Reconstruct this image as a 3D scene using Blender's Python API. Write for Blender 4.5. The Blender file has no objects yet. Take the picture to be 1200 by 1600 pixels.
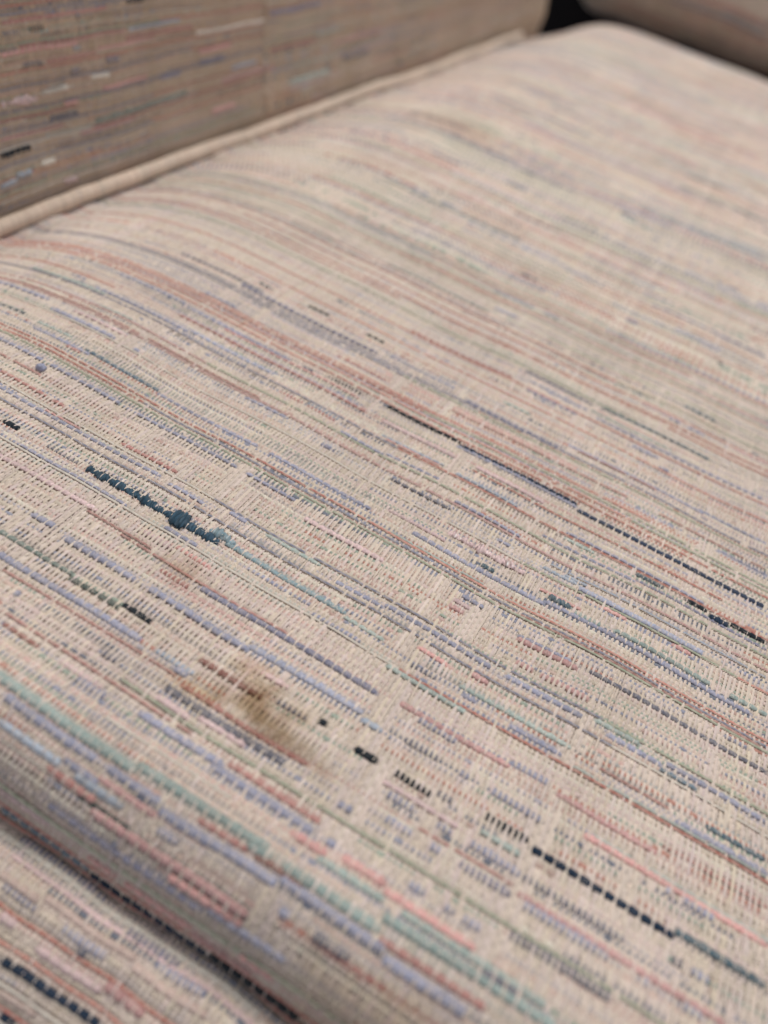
import bpy, math, random
import numpy as np
from mathutils import Matrix, Vector

# ------------------------------------------------------------------ camera, light, exposure
sc = bpy.context.scene
MM = 0.001
H = 110.0                       # camera height above the seat, millimetres; all weave maths is in mm
FOC = 1240.0                    # focal length in units of a 1200 x 1600 frame
CAM = np.array([[0.86209594, 0.4545887, 0.22391897],      # rows: camera right, down, forward in the sofa's axes
                [0.46854675, -0.54676252, -0.6939126],    # x along the stripes away from the arm, y to the back, z up
                [-0.19301433, 0.70313574, -0.6843578]])

def project(P):
    q = (P - np.array([0, 0, H])) @ CAM.T
    z = np.maximum(q[..., 2], 1e-3)
    return 600 + FOC * q[..., 0] / z, 800 + FOC * q[..., 1] / z, q[..., 2]

def undulate(a, b, seed, amp, scale):
    r = np.random.RandomState(seed)
    s = np.zeros(np.broadcast(a, b).shape)
    for k in range(6):
        f = (0.5 + 1.2 * r.rand()) * 2 * math.pi / scale
        t = r.rand() * math.pi
        s = s + np.sin(a * f * math.cos(t) + b * f * math.sin(t) + r.rand() * 6.28)
    return s * amp / 2.5

# --- profile of the seat cushion from the crease under its front roll, over the top, to the gap at the back
def _seat_profile():
    pts = []
    for d in np.linspace(238, 90, 60):
        t = math.radians(d)
        pts.append((.425 * H + .12 * H * math.cos(t), -.125 * H + .125 * H * math.sin(t)))
    n0 = len(pts) - 1
    for y in np.linspace(.425 * H, 6.05 * H, 80)[1:]:
        pts.append((y, 0.0))
    for d in np.linspace(90, -25, 50)[1:]:
        t = math.radians(d)
        pts.append((6.05 * H + .38 * H * math.cos(t), -.38 * H + .38 * H * math.sin(t)))
    p = np.array(pts)
    s = np.r_[0, np.cumsum(np.hypot(*np.diff(p, axis=0).T))]
    return p, s - s[n0] + .425 * H
SEATP, SEATS = _seat_profile()
SEAT_V0, SEAT_V1 = SEATS[0], SEATS[-1]

def seat_map(u, v):
    u, v = np.broadcast_arrays(np.asarray(u, float), np.asarray(v, float))
    y = np.interp(v, SEATS, SEATP[:, 0]); z = np.interp(v, SEATS, SEATP[:, 1])
    e = np.clip((-.98 * H - u) / (.54 * H), 0, .97)
    z = z - .115 * H * e ** 2.2 - .10 * H * np.clip((-1.2 * H - u) / (.4 * H), 0, 1) ** 2 * np.clip((v - 4.9 * H) / (1.2 * H), 0, 1)
    z = z + undulate(u, v, 3, .2, 46) + e ** 2 * undulate(.35 * u, v, 4, .45, 19)
    y = y + undulate(u, v, 5, .25, 60) * np.clip((v - .3 * H) / 15, 0, 1)
    return np.stack([u + undulate(u, v, 7, .4, 70), y, z], -1)

# --- front rail below the seat: rolls up out of the crease, then slopes down towards the viewer
def _rail_profile():
    pts = [(.47 * H, -.36 * H), (.42 * H, -.24 * H), (.36 * H, -.175 * H), (.31 * H, -.152 * H), (.25 * H, -.155 * H),
           (.17 * H, -.195 * H), (.08 * H, -.260 * H), (-.01 * H, -.34 * H), (-.10 * H, -.45 * H), (-.17 * H, -.60 * H), (-.20 * H, -.9 * H)]
    p = np.array(pts)
    t = np.arange(len(p)); tt = np.linspace(0, len(p) - 1, 140)
    q = np.stack([np.interp(tt, t, p[:, 0]), np.interp(tt, t, p[:, 1])], -1)
    for _ in range(40):
        q[1:-1] = .5 * q[1:-1] + .25 * (q[:-2] + q[2:])
    s = np.r_[0, np.cumsum(np.hypot(*np.diff(q, axis=0).T))]
    return q[::-1], (s[-1] - s)[::-1]
RAILP, RAILS = _rail_profile()
RAIL_V0, RAIL_V1 = RAILS[0], RAILS[-1]

def rail_map(u, v):
    u, v = np.broadcast_arrays(np.asarray(u, float), np.asarray(v, float))
    y = np.interp(v, RAILS, RAILP[:, 0]); z = np.interp(v, RAILS, RAILP[:, 1])
    k = np.clip((RAIL_V1 - 18 - v) / 12, 0, 1)
    z = z + undulate(u, v, 13, .5, 40) * k; y = y + undulate(u, v, 15, .5, 34) * k
    return np.stack([u, y, z], -1)

# --- inner face of the arm: u runs back along the sofa, v up
ARM_X = -1.60 * H
ARM_U0, ARM_U1 = .6 * H, 6.5 * H
def arm_map(u, v):
    u, v = np.broadcast_arrays(np.asarray(u, float), np.asarray(v, float))
    turn = np.clip((u - 5.75 * H) / (.75 * H), 0, 1)
    x = ARM_X - .015 * H - 5.0 * np.clip(v / 60, 0, 2) ** 1.6 - .55 * H * turn ** 2 + undulate(u, v, 23, .35, 60) + 2.0 * np.exp(-((v - 9) / 9) ** 2)
    z = -.14 * H + v + undulate(u, v, 25, .5, 70)
    return np.stack([x, u - 0 * v, z], -1)

# --- back cushion: u along the stripes, v up from its rounded lower edge
def _back_profile():
    pts = []
    for d in np.linspace(300, 180, 40):
        t = math.radians(d)
        pts.append((7.02 * H + .42 * H * math.cos(t), .36 * H + .36 * H * math.sin(t)))
    for k in np.linspace(0, 1, 40)[1:]:
        pts.append((6.60 * H + .18 * H * k, .36 * H + 1.5 * H * k))
    p = np.array(pts); s = np.r_[0, np.cumsum(np.hypot(*np.diff(p, axis=0).T))]
    return p, s
BACKP, BACKS = _back_profile()
def back_map(u, v):
    u, v = np.broadcast_arrays(np.asarray(u, float), np.asarray(v, float))
    y = np.interp(v, BACKS, BACKP[:, 0]); z = np.interp(v, BACKS, BACKP[:, 1])
    e = np.clip((-1.52 * H - u) / (.26 * H), 0, 1)
    y = y + .28 * H * e ** 2.4
    z = z + .12 * H * e ** 2 + undulate(u, v, 33, .8, 90) - .11 * H
    return np.stack([u, y, z], -1)

cam_data = bpy.data.cameras.new('camera')
cam_data.sensor_fit = 'VERTICAL'
cam_data.sensor_height = 36.0
cam_data.lens = 36.0 * FOC / 1600.0
cam_data.clip_start = 0.01
cam_data.clip_end = 50.0
cam_data.dof.use_dof = True
cam_data.dof.focus_distance = 1.37 * H * MM
cam_data.dof.aperture_fstop = 8.8
cam_data.dof.aperture_blades = 0
cam = bpy.data.objects.new('camera', cam_data)
sc.collection.objects.link(cam)
_r, _d, _f = CAM
cam.matrix_world = Matrix(((_r[0], -_d[0], -_f[0], 0), (_r[1], -_d[1], -_f[1], 0), (_r[2], -_d[2], -_f[2], H * MM), (0, 0, 0, 1)))
sc.camera = cam

world = bpy.data.worlds.new('World'); sc.world = world; world.use_nodes = True
bgn = world.node_tree.nodes['Background']
bgn.inputs['Color'].default_value = (0.90, 0.91, 1.0, 1)
bgn.inputs['Strength'].default_value = 0.43

def area(name, loc, target, size, power, color):
    l = bpy.data.lights.new(name, 'AREA'); l.shape = 'RECTANGLE'; l.size, l.size_y = size; l.energy = power; l.color = color
    o = bpy.data.objects.new(name, l); sc.collection.objects.link(o)
    o.location = loc
    o.rotation_euler = (Vector(target) - Vector(loc)).to_track_quat('-Z', 'Y').to_euler()
    return o
area('ceiling_lamp', (-0.35, 0.62, 1.6), (0, 0.2, 0), (0.45, 0.45), 23.0, (1.0, 0.965, 0.915))
area('window_light', (1.3, 1.3, 1.2), (0, 0.35, 0), (1.0, 0.9), 6.0, (0.82, 0.90, 1.0))

vs_ = sc.view_settings
vs_.view_transform = 'Standard'; vs_.look = 'None'; vs_.exposure = -0.10; vs_.gamma = 1.0
sc.cycles.use_denoising = True
sc.cycles.max_bounces = 5; sc.cycles.diffuse_bounces = 4
sc.render.film_transparent = False
KNOT = (-108.5, 101.3)
BREAKS = [(-5.8, 5, 48.9, 16.4), (-9.3, 4, 63.3, 14.2), (-13.2, 3.5, 85.5, 21.0), (18.7, 4, 47.9, 9.5), (19.6, 4.5, 55.5, 15.0), (-4.1, 5, 89.3, 23.6), (-36.7, 4, 147.5, 17.7), (-25.0, 3.5, 126.3, 19.7), (-22.2, 4, 174.6, 17.1), (-103.5, 5, 117.0, 16.5), (-59.4, 4, 125.1, 14.3), (-58.4, 4, 93.1, 19.2), (-6.9, 4, 169.8, 16.7), (20.8, 3.5, 67.2, 8.7), (18.3, 4, 45.8, 5.8), (10.5, 3.5, 53.7, 6.9), (5.0, 4, 56.3, 8.9), (8.4, 3, 47.4, 6.8), (-7.1, 3.5, 50.0, 8.2), (-9.6, 4, 33.4, 7.7), (-9.9, 4, 76.1, 12.9), (20.0, 3.5, 81.8, 11.6), (-38.7, 3, 115.3, 25.1), (14.0, 4, 171.7, 19.9), (-100.2, 4, 146.8, 18.1), (-48.6, 4, 147.8, 18.7), (22.5, 3, 96.7, 12.0), (42.7, 3, 87.6, 13.8), (34.1, 3, 62.8, 11.7), (-79.8, 3, 94.0, 9.2), (-41.2, 4, 184.4, 28.0), (1.9, 5, 226.9, 61.3), (-78.8, 5, 185.7, 28.8), (-37.4, 5, 237.1, 48.1)]
YARNS = {
 'seat': [
  (24.1, -51.0, -34.7, 'T2', 1.4, 'y'),
  (24.1, -34.7, -13.4, 'N', 1.7, 'y'),
  (24.1, -13.4, 1.3, 'K', 2.1, 'y'),
  (27.4, -17.1, -6.5, 'RP', 1.2, 'y'),
  (28.1, -29.0, -17.3, 'S', 1.26, 'y'),
  (28.7, -35.2, -30.2, 'S', 1.26, 'y'),
  (29.3, -51.4, -42.6, 'P', 1.2, 'y'),
  (29.6, -9.6, -4.0, 'S', 1.0, 'y'),
  (32.5, -43.3, -16.7, 'BD', 1.0, 'y'),
  (33.3, -16.1, -3.6, 'B', 1.08, 'y'),
  (33.9, -23.0, -10.9, 'S', 1.14, 'y'),
  (36.6, -37.2, -11.1, 'RP', 1.32, 'y'),
  (36.7, -39.9, -30.5, 'GK', 0.7, 'y'),
  (36.9, -45.8, -37.3, 'R', 1.14, 'y'),
  (37.6, -0.7, 8.9, 'R', 0.8, 'y'),
  (38.4, -42.0, -33.3, 'C', 1.2, 'y'),
  (38.6, -55.5, -44.2, 'C', 1.14, 'y'),
  (38.7, -27.3, -24.0, 'B', 1.14, 'c'),
  (38.7, -7.8, -5.9, 'B', 1.2, 'y'),
  (38.9, -2.4, 3.1, 'D', 1.44, 'c'),
  (39.2, -44.5, -38.1, 'B', 1.0, 'y'),
  (40.2, -38.9, -28.2, 'RP', 1.0, 'y'),
  (40.7, -28.7, -9.6, 'B', 1.2, 'y'),
  (40.8, -38.8, -28.7, 'B', 1.2, 'y'),
  (40.8, -9.6, 7.0, 'B', 1.32, 'y'),
  (40.9, -57.3, -40.3, 'B', 1.26, 'y'),
  (41.3, 6.8, 19.8, 'B', 1.32, 'y'),
  (43.2, 5.6, 21.7, 'R', 1.0, 'y'),
  (43.4, -14.3, -6.3, 'RB', 1.0, 'y'),
  (43.7, -23.3, -15.4, 'R', 0.9, 'y'),
  (44.5, -15.6, -12.1, 'GT', 1.35, 'y'),
  (44.5, -9.8, 4.8, 'GT', 1.35, 'y'),
  (44.6, -61.1, -35.0, 'GT', 1.38, 'y'),
  (44.8, -35.0, -12.8, 'GT', 1.38, 'y'),
  (45.5, 4.5, 30.4, 'GT', 1.35, 'y'),
  (45.5, 19.0, 24.9, 'D', 1.26, 'y'),
  (45.7, 6.3, 28.5, 'G', 1.14, 'y'),
  (46.4, -6.7, 3.9, 'G', 1.14, 'y'),
  (46.9, -43.2, -21.5, 'W', 0.45, 'l'),
  (48.1, -11.2, -5.6, 'S', 1.23, 'y'),
  (48.2, -3.9, 3.0, 'S', 1.23, 'y'),
  (48.2, 3.0, 17.1, 'S', 1.14, 'y'),
  (49.4, -26.6, -8.9, 'B', 1.2, 'y'),
  (49.5, -50.7, -45.2, 'B', 1.2, 'c'),
  (49.6, -7.3, -5.4, 'B', 1.2, 'y'),
  (49.7, 14.1, 17.4, 'B', 1.32, 'c'),
  (49.8, 5.3, 8.3, 'B', 1.32, 'c'),
  (49.9, -66.9, -59.2, 'RB', 0.7, 'y'),
  (50.0, -40.2, -25.1, 'B', 1.23, 'y'),
  (50.0, 11.2, 13.0, 'B', 1.32, 'c'),
  (50.3, -55.3, -46.5, 'P', 0.9, 'c'),
  (50.7, -24.7, -8.6, 'R', 0.9, 'y'),
  (51.2, 20.8, 35.9, 'D', 1.44, 'c'),
  (51.5, -68.3, -31.5, 'R', 0.7, 'l'),
  (53.9, -39.7, -33.4, 'P', 1.08, 'y'),
  (55.3, -8.0, -6.0, 'B', 1.2, 'y'),
  (55.5, -32.7, -24.0, 'P', 1.0, 'y'),
  (55.6, -51.5, -48.0, 'D', 1.2, 'c'),
  (55.8, -70.8, -69.1, 'B', 1.26, 'y'),
  (55.8, -39.7, -17.4, 'D', 1.2, 'y'),
  (56.2, 6.0, 8.5, 'B', 1.32, 'c'),
  (56.3, -1.1, 3.2, 'B', 1.32, 'c'),
  (56.3, 11.2, 19.1, 'BD', 1.32, 'c'),
  (56.5, 44.7, 47.1, 'B', 1.32, 'c'),
  (56.6, 21.2, 34.3, 'B', 1.38, 'c'),
  (57.2, 38.7, 40.3, 'B', 1.26, 'c'),
  (57.4, -38.3, -14.8, 'R', 0.8, 'y'),
  (57.5, 20.1, 50.2, 'RP', 1.0, 'y'),
  (57.9, 3.5, 19.3, 'R', 0.7, 'l'),
  (58.2, -75.4, -39.4, 'R', 0.65, 'l'),
  (59.6, -45.5, -37.5, 'C', 1.08, 'c'),
  (59.7, -40.5, -38.1, 'B', 1.2, 'y'),
  (60.0, -78.5, -48.2, 'B', 1.2, 'y'),
  (60.1, 5.8, 8.5, 'B', 1.32, 'c'),
  (60.3, 11.3, 19.4, 'B', 1.38, 'c'),
  (60.5, -3.2, 2.2, 'B', 1.32, 'c'),
  (60.6, 20.2, 35.7, 'D', 1.14, 'c'),
  (61.1, 44.7, 47.5, 'B', 1.32, 'c'),
  (61.7, 42.2, 43.8, 'D', 1.26, 'c'),
  (61.8, -4.2, 9.1, 'P', 0.8, 'y'),
  (62.8, 12.2, 18.6, 'G', 1.0, 'y'),
  (63.3, -38.7, -26.8, 'RB', 0.9, 'y'),
  (63.8, -65.8, -55.3, 'GK', 0.9, 'y'),
  (64.0, -55.3, -48.9, 'K', 1.0, 'y'),
  (64.1, -82.7, -65.8, 'GD', 0.85, 'y'),
  (64.2, -25.0, -19.4, 'D', 0.9, 'c'),
  (64.3, -10.5, -6.4, 'K', 1.32, 'y'),
  (64.5, -3.4, 3.7, 'K', 1.26, 'c'),
  (64.6, -17.7, -15.9, 'K', 1.14, 'y'),
  (64.9, 4.3, 6.9, 'D', 1.26, 'c'),
  (65.0, 11.5, 19.3, 'K', 1.2, 'c'),
  (65.0, 19.4, 41.6, 'N', 1.11, 'y'),
  (65.4, 41.6, 55.0, 'T', 1.08, 'y'),
  (67.0, -29.6, -24.7, 'P', 0.9, 'y'),
  (69.4, -73.7, -56.9, 'B', 1.23, 'y'),
  (69.4, -54.2, -34.1, 'B', 1.2, 'y'),
  (69.8, 11.1, 19.9, 'B', 1.32, 'c'),
  (69.9, -81.2, -75.9, 'B', 1.2, 'y'),
  (69.9, -34.1, -12.5, 'BC', 1.26, 'y'),
  (69.9, 5.5, 7.9, 'B', 1.26, 'c'),
  (70.0, -11.9, -8.3, 'C', 1.08, 'y'),
  (70.3, -4.6, 2.3, 'D', 1.14, 'c'),
  (70.4, 38.9, 40.5, 'B', 1.26, 'c'),
  (70.8, 41.8, 46.7, 'B', 1.38, 'c'),
  (71.4, 26.2, 54.3, 'S', 1.0, 'y'),
  (73.5, -55.3, -48.4, 'R', 0.9, 'c'),
  (74.7, -47.8, -12.3, 'BD', 1.05, 'y'),
  (74.9, -4.6, 3.4, 'B', 1.17, 'c'),
  (75.4, 12.5, 19.1, 'B', 1.26, 'c'),
  (75.8, -65.9, -30.7, 'R', 0.55, 'l'),
  (75.9, -74.3, -59.4, 'R', 0.6, 'l'),
  (75.9, -8.2, 12.7, 'RP', 1.08, 'y'),
  (76.5, 20.6, 37.0, 'RP', 1.0, 'y'),
  (77.4, -95.5, -73.2, 'P', 1.0, 'y'),
  (77.8, 37.5, 53.7, 'R', 0.7, 'c'),
  (78.8, -63.2, -56.8, 'P', 1.08, 'c'),
  (79.2, -56.5, -48.9, 'S', 0.9, 'c'),
  (80.4, -13.7, 2.5, 'G', 0.9, 'y'),
  (81.5, -61.4, -53.3, 'B', 0.85, 'y'),
  (81.9, 21.2, 53.2, 'G', 0.6, 'l'),
  (82.0, -30.0, -20.0, 'B', 0.9, 'c'),
  (82.2, -95.7, -69.7, 'B', 0.65, 'y'),
  (82.5, 38.6, 53.3, 'B', 1.0, 'y'),
  (82.7, 9.8, 19.3, 'B', 1.0, 'y'),
  (82.9, -10.2, -4.7, 'D', 1.0, 'c'),
  (83.0, 0.2, 3.0, 'B', 1.0, 'y'),
  (83.3, -44.3, -30.7, 'B', 0.8, 'c'),
  (84.5, 24.6, 37.4, 'R', 0.6, 'l'),
  (84.9, -0.5, 19.9, 'G', 0.9, 'y'),
  (85.1, -25.1, -16.7, 'G', 0.8, 'y'),
  (85.3, -101.6, -97.9, 'K', 1.2, 'y'),
  (85.3, 42.9, 53.0, 'T', 1.0, 'y'),
  (85.4, -82.0, -50.9, 'NS', 2.5, 's'),
  (85.4, -54.1, -48.6, 'TS', 2.2, 's'),
  (85.4, -50.3, -25.1, 'TL', 1.0, 'y'),
  (85.6, -91.6, -84.0, 'D', 0.8, 'c'),
  (87.3, -10.7, -4.5, 'S', 0.9, 'y'),
  (88.3, -0.1, 3.4, 'RP', 1.08, 'y'),
  (90.7, -67.3, -58.6, 'B', 0.8, 'y'),
  (90.7, 34.1, 40.9, 'T2', 0.8, 'y'),
  (90.9, 24.1, 34.0, 'B', 1.11, 'y'),
  (91.2, 5.7, 20.0, 'B', 1.11, 'y'),
  (91.2, 34.6, 52.5, 'B', 1.0, 'y'),
  (91.3, -30.5, -20.5, 'B', 0.85, 'y'),
  (91.5, -109.5, -69.6, 'B', 0.8, 'y'),
  (91.7, -20.3, 2.9, 'B', 0.95, 'y'),
  (91.8, -98.9, -90.4, 'S', 0.5, 'l'),
  (92.2, -45.8, -34.5, 'G', 0.8, 'y'),
  (92.3, -54.4, -49.9, 'B', 0.9, 'y'),
  (92.8, 21.9, 29.9, 'G', 1.0, 'y'),
  (94.6, -82.1, -67.6, 'R', 0.8, 'y'),
  (95.2, -99.9, -97.3, 'R', 0.9, 'y'),
  (95.3, 6.0, 9.1, 'RP', 1.14, 'c'),
  (95.5, -113.2, -101.5, 'R', 0.7, 'y'),
  (95.7, 10.8, 19.7, 'RP', 1.08, 'c'),
  (99.7, -10.2, -6.5, 'RP', 1.0, 'y'),
  (99.8, -117.9, -107.4, 'R', 0.5, 'l'),
  (100.3, 4.0, 15.8, 'RP', 1.14, 'y'),
  (100.8, -42.9, -25.3, 'P', 1.11, 'y'),
  (101.7, 4.2, 14.6, 'B', 0.85, 'y'),
  (101.7, 17.8, 51.5, 'D', 0.9, 'y'),
  (102.2, -9.8, -5.6, 'P', 1.0, 'y'),
  (103.4, -57.3, -46.0, 'B', 0.75, 'y'),
  (103.6, -9.0, -4.0, 'B', 0.9, 'y'),
  (103.7, -108.5, -90.2, 'B', 0.9, 'y'),
  (103.7, -86.1, -59.7, 'B', 0.85, 'y'),
  (104.1, -123.6, -110.3, 'B', 0.9, 'y'),
  (104.7, 43.6, 48.3, 'B', 0.9, 'c'),
  (106.6, 2.5, 49.8, 'R', 0.5, 'l'),
  (109.0, -28.0, -6.2, 'G', 0.5, 'l'),
  (111.0, -110.9, -107.5, 'R', 0.9, 'y'),
  (111.7, -121.0, -105.6, 'B', 0.9, 'y'),
  (111.7, -57.7, -34.1, 'B', 0.9, 'y'),
  (111.7, -24.5, 5.4, 'B', 1.08, 'y'),
  (112.0, -87.2, -60.5, 'B', 0.9, 'y'),
  (112.1, -107.5, -87.2, 'T2', 0.9, 'y'),
  (112.7, 5.4, 47.1, 'B', 1.08, 'y'),
  (113.3, -122.3, -112.6, 'G', 0.8, 'y'),
  (113.3, -9.3, -5.6, 'T', 1.08, 'y'),
  (113.6, 10.6, 16.7, 'GT', 1.08, 'c'),
  (113.8, 19.2, 39.1, 'GT', 1.05, 'y'),
  (114.0, -31.2, -17.5, 'P', 0.9, 'y'),
  (114.2, 5.5, 10.3, 'T', 1.38, 'y'),
  (114.3, 42.5, 50.6, 'GT', 1.05, 'y'),
  (115.0, -135.2, -125.9, 'T', 0.9, 'y'),
  (115.5, 3.1, 12.2, 'S', 0.8, 'y'),
  (116.8, -17.9, -0.2, 'P', 1.9, 's'),
  (118.5, 15.3, 20.7, 'S', 0.9, 'y'),
  (118.9, 30.1, 34.2, 'S', 0.9, 'y'),
  (120.3, -101.3, -98.9, 'B', 0.9, 'y'),
  (120.7, -124.2, -105.8, 'B', 1.14, 'y'),
  (120.7, 9.5, 36.4, 'BC', 1.23, 'y'),
  (120.8, 1.6, 9.5, 'C', 0.9, 'y'),
  (121.2, 43.7, 47.6, 'B', 1.0, 'c'),
  (121.8, -8.8, -5.3, 'B', 0.8, 'y'),
  (122.0, 6.4, 11.6, 'C', 0.9, 'y'),
  (122.1, -51.4, -47.9, 'BD', 1.14, 'y'),
  (123.1, 3.0, 48.6, 'C', 0.6, 'l'),
  (123.3, -144.6, -127.6, 'B', 1.08, 'y'),
  (123.3, -35.0, -20.4, 'D', 0.75, 'y'),
  (123.6, -120.0, -105.0, 'P', 1.0, 'y'),
  (124.0, -72.0, -61.0, 'B', 0.8, 'y'),
  (125.6, -20.6, -5.0, 'B', 0.8, 'y'),
  (125.9, -146.7, -103.7, 'R', 0.6, 'l'),
  (126.4, -101.0, -69.7, 'R', 0.6, 'l'),
  (128.8, -118.0, -108.4, 'G', 0.7, 'y'),
  (129.0, -50.3, -39.7, 'B', 0.8, 'y'),
  (129.0, -39.7, -26.1, 'B', 0.7, 'y'),
  (129.6, -0.9, 19.8, 'B', 0.8, 'y'),
  (130.1, 19.8, 47.6, 'BD', 0.75, 'y'),
  (130.9, -67.9, -61.4, 'R', 0.9, 'c'),
  (131.4, 34.9, 39.4, 'N', 1.44, 'y'),
  (131.5, -60.7, -52.3, 'C', 1.0, 'c'),
  (131.5, 3.3, 10.4, 'G', 0.8, 'y'),
  (131.5, 39.4, 47.3, 'K', 1.08, 'y'),
  (131.7, 19.2, 25.1, 'T', 1.0, 'y'),
  (132.0, -60.2, -53.4, 'R', 0.9, 'c'),
  (132.0, 29.9, 34.8, 'K', 1.08, 'y'),
  (133.6, -41.7, -27.7, 'S', 0.5, 'l'),
  (133.9, 3.2, 33.7, 'B', 0.7, 'y'),
  (134.1, -142.9, -120.1, 'G', 0.9, 'y'),
  (134.1, -24.8, -8.6, 'C', 0.9, 'y'),
  (134.8, -42.7, -27.2, 'C', 0.6, 'y'),
  (134.9, -124.2, -96.3, 'B', 1.14, 'y'),
  (135.4, -96.3, -72.4, 'BC', 1.14, 'y'),
  (136.3, -132.7, -128.5, 'B', 0.9, 'y'),
  (139.3, -102.6, -49.7, 'R', 0.8, 'y'),
  (139.3, -22.0, -4.1, 'P', 1.08, 'y'),
  (139.9, -45.3, -26.3, 'P', 1.2, 'y'),
  (142.5, 3.2, 45.9, 'NB', 1.14, 'y'),
  (142.9, -91.4, -53.1, 'S', 0.7, 'y'),
  (142.9, -27.7, 2.9, 'B', 0.9, 'y'),
  (143.4, -102.6, -73.0, 'B', 1.0, 'y'),
  (143.6, -69.1, -66.2, 'D', 0.9, 'y'),
  (144.0, -125.7, -104.7, 'B', 1.14, 'y'),
  (144.0, -63.0, -53.4, 'K', 0.9, 'c'),
  (144.2, -27.7, 2.6, 'N', 1.11, 'y'),
  (144.5, -46.6, -27.7, 'K', 1.11, 'y'),
  (150.1, -49.1, -36.2, 'R', 0.6, 'l'),
  (152.2, -104.6, -94.6, 'B', 0.8, 'y'),
  (153.5, -66.0, -52.0, 'R', 0.7, 'y'),
  (153.8, 33.2, 44.8, 'B', 0.65, 'y'),
  (155.1, -34.7, -7.6, 'R', 0.6, 'l'),
  (155.6, -5.7, 11.5, 'R', 0.6, 'l'),
  (155.6, 19.3, 44.5, 'R', 0.6, 'l'),
  (160.8, -33.9, -7.2, 'BD', 0.9, 'y'),
  (162.1, -100.8, -58.2, 'BD', 1.14, 'y'),
  (162.9, -56.6, -37.9, 'B', 0.8, 'y'),
  (163.1, -3.0, 16.2, 'R', 0.6, 'l'),
  (163.4, -5.8, 28.1, 'B', 0.85, 'y'),
  (163.6, -120.9, -94.6, 'D', 1.0, 'y'),
  (163.8, 26.7, 43.6, 'B', 0.9, 'y'),
  (166.8, -98.5, -93.9, 'T', 0.8, 'y'),
  (167.0, -65.0, -59.3, 'K', 0.9, 'y'),
  (167.4, -82.9, -76.1, 'K', 0.9, 'y'),
  (167.7, -26.2, -17.9, 'G', 0.9, 'y'),
  (172.5, 15.0, 17.6, 'B', 1.2, 'y'),
  (176.1, 7.5, 14.4, 'B', 0.9, 'y'),
  (177.3, -22.6, -8.2, 'B', 0.8, 'y'),
  (179.3, -57.1, -27.3, 'R', 0.9, 'y'),
  (180.2, -2.8, 41.2, 'B', 0.9, 'y'),
  (181.6, -23.8, -6.1, 'B', 0.8, 'y'),
  (182.5, -5.7, 15.9, 'G', 0.8, 'y'),
  (185.5, -25.9, -6.0, 'D', 0.9, 'y'),
  (186.4, -3.3, 25.7, 'T', 0.95, 'y'),
  (195.6, 12.6, 15.2, 'B', 1.14, 'y'),
  (195.9, 17.9, 22.2, 'B', 1.08, 'y'),
  (196.8, 4.4, 15.8, 'P', 0.8, 'y'),
  (197.3, 30.3, 40.1, 'P', 0.8, 'y'),
  (204.8, 15.3, 23.8, 'T', 1.08, 'y'),
  (206.2, -79.4, -45.3, 'GD', 0.8, 'y'),
  (209.8, -44.5, -37.2, 'B', 1.14, 'y'),
  (220.0, -48.8, -35.3, 'B', 1.0, 'y'),
  (220.3, -32.3, -26.9, 'B', 1.0, 'y'),
  (238.0, -46.3, -42.0, 'D', 1.14, 'y'),
  (238.4, 18.9, 21.6, 'N', 1.2, 'y'),
  (239.6, -10.7, -7.1, 'B', 1.2, 'y'),
  (255.3, -75.1, -50.3, 'C', 1.08, 'y'),
  (256.4, -7.0, 32.6, 'BD', 1.08, 'y'),
  (260.1, -108.2, -55.5, 'GD', 1.2, 'y'),
  (280.4, -67.0, -50.4, 'D', 1.0, 'y'),
  (292.0, -112.0, -95.7, 'R', 1.0, 'y'),
  (301.2, -108.6, -95.9, 'B', 1.2, 'y'),
  (304.4, -78.0, -70.1, 'BD', 1.5, 'y'),
  (322.3, -35.0, -29.1, 'BD', 1.5, 'y'),
  (322.4, -77.8, -72.0, 'B', 1.32, 'y'),
  (327.8, -115.0, -82.3, 'C', 1.14, 'y'),
  (331.2, -51.5, -20.2, 'RP', 1.0, 'y'),
  (335.3, -29.6, -18.9, 'G', 1.14, 'y'),
  (336.9, -21.5, 22.2, 'BD', 1.26, 'y'),
  (340.7, -120.6, -110.9, 'D', 1.08, 'y'),
  (340.9, -137.4, -121.5, 'GK', 1.14, 'y'),
  (344.9, -97.4, -67.3, 'S', 1.08, 'y'),
  (362.1, -82.3, -50.3, 'RP', 1.08, 'y'),
  (380.0, -21.2, -1.9, 'D', 1.14, 'y'),
  (381.5, 3.6, 17.4, 'D', 1.14, 'y'),
  (399.3, -94.1, -71.7, 'B', 1.08, 'y'),
  (401.1, -22.6, -3.7, 'D', 1.26, 'y'),
  (415.0, -71.8, -63.2, 'BD', 1.26, 'y'),
  (443.0, -39.4, 9.9, 'B', 1.14, 'y'),
  (475.8, -102.7, -70.8, 'C', 1.2, 'y'),
  (478.7, -68.5, -28.6, 'BD', 1.2, 'y'),
  (481.1, -53.4, 3.5, 'RP', 1.14, 'y'),
  (482.3, -72.3, -48.2, 'S', 1.14, 'y'),
  (535.2, -96.1, -4.0, 'RP', 1.2, 'y'),
  (549.6, -113.9, -62.5, 'S', 1.2, 'y'),
  (586.4, -48.0, -8.2, 'C', 1.26, 'y'),
 ],
 'rail': [
  (87.5, -34.0, -31.8, 'N', 1.0, 'y'),
  (89.9, -35.9, -29.6, 'O', 1.0, 'y'),
  (93.4, -38.1, -21.6, 'N', 1.05, 'y'),
  (97.2, -34.9, -23.6, 'P', 1.08, 'y'),
  (97.3, -23.6, -16.9, 'RP', 1.32, 'y'),
  (97.6, -41.9, -38.4, 'P', 1.26, 'y'),
  (99.5, -29.6, -27.7, 'D', 1.2, 'y'),
  (100.2, -44.3, -37.4, 'BD', 1.0, 'c'),
  (100.5, -33.0, -25.8, 'B', 1.2, 'c'),
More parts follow.
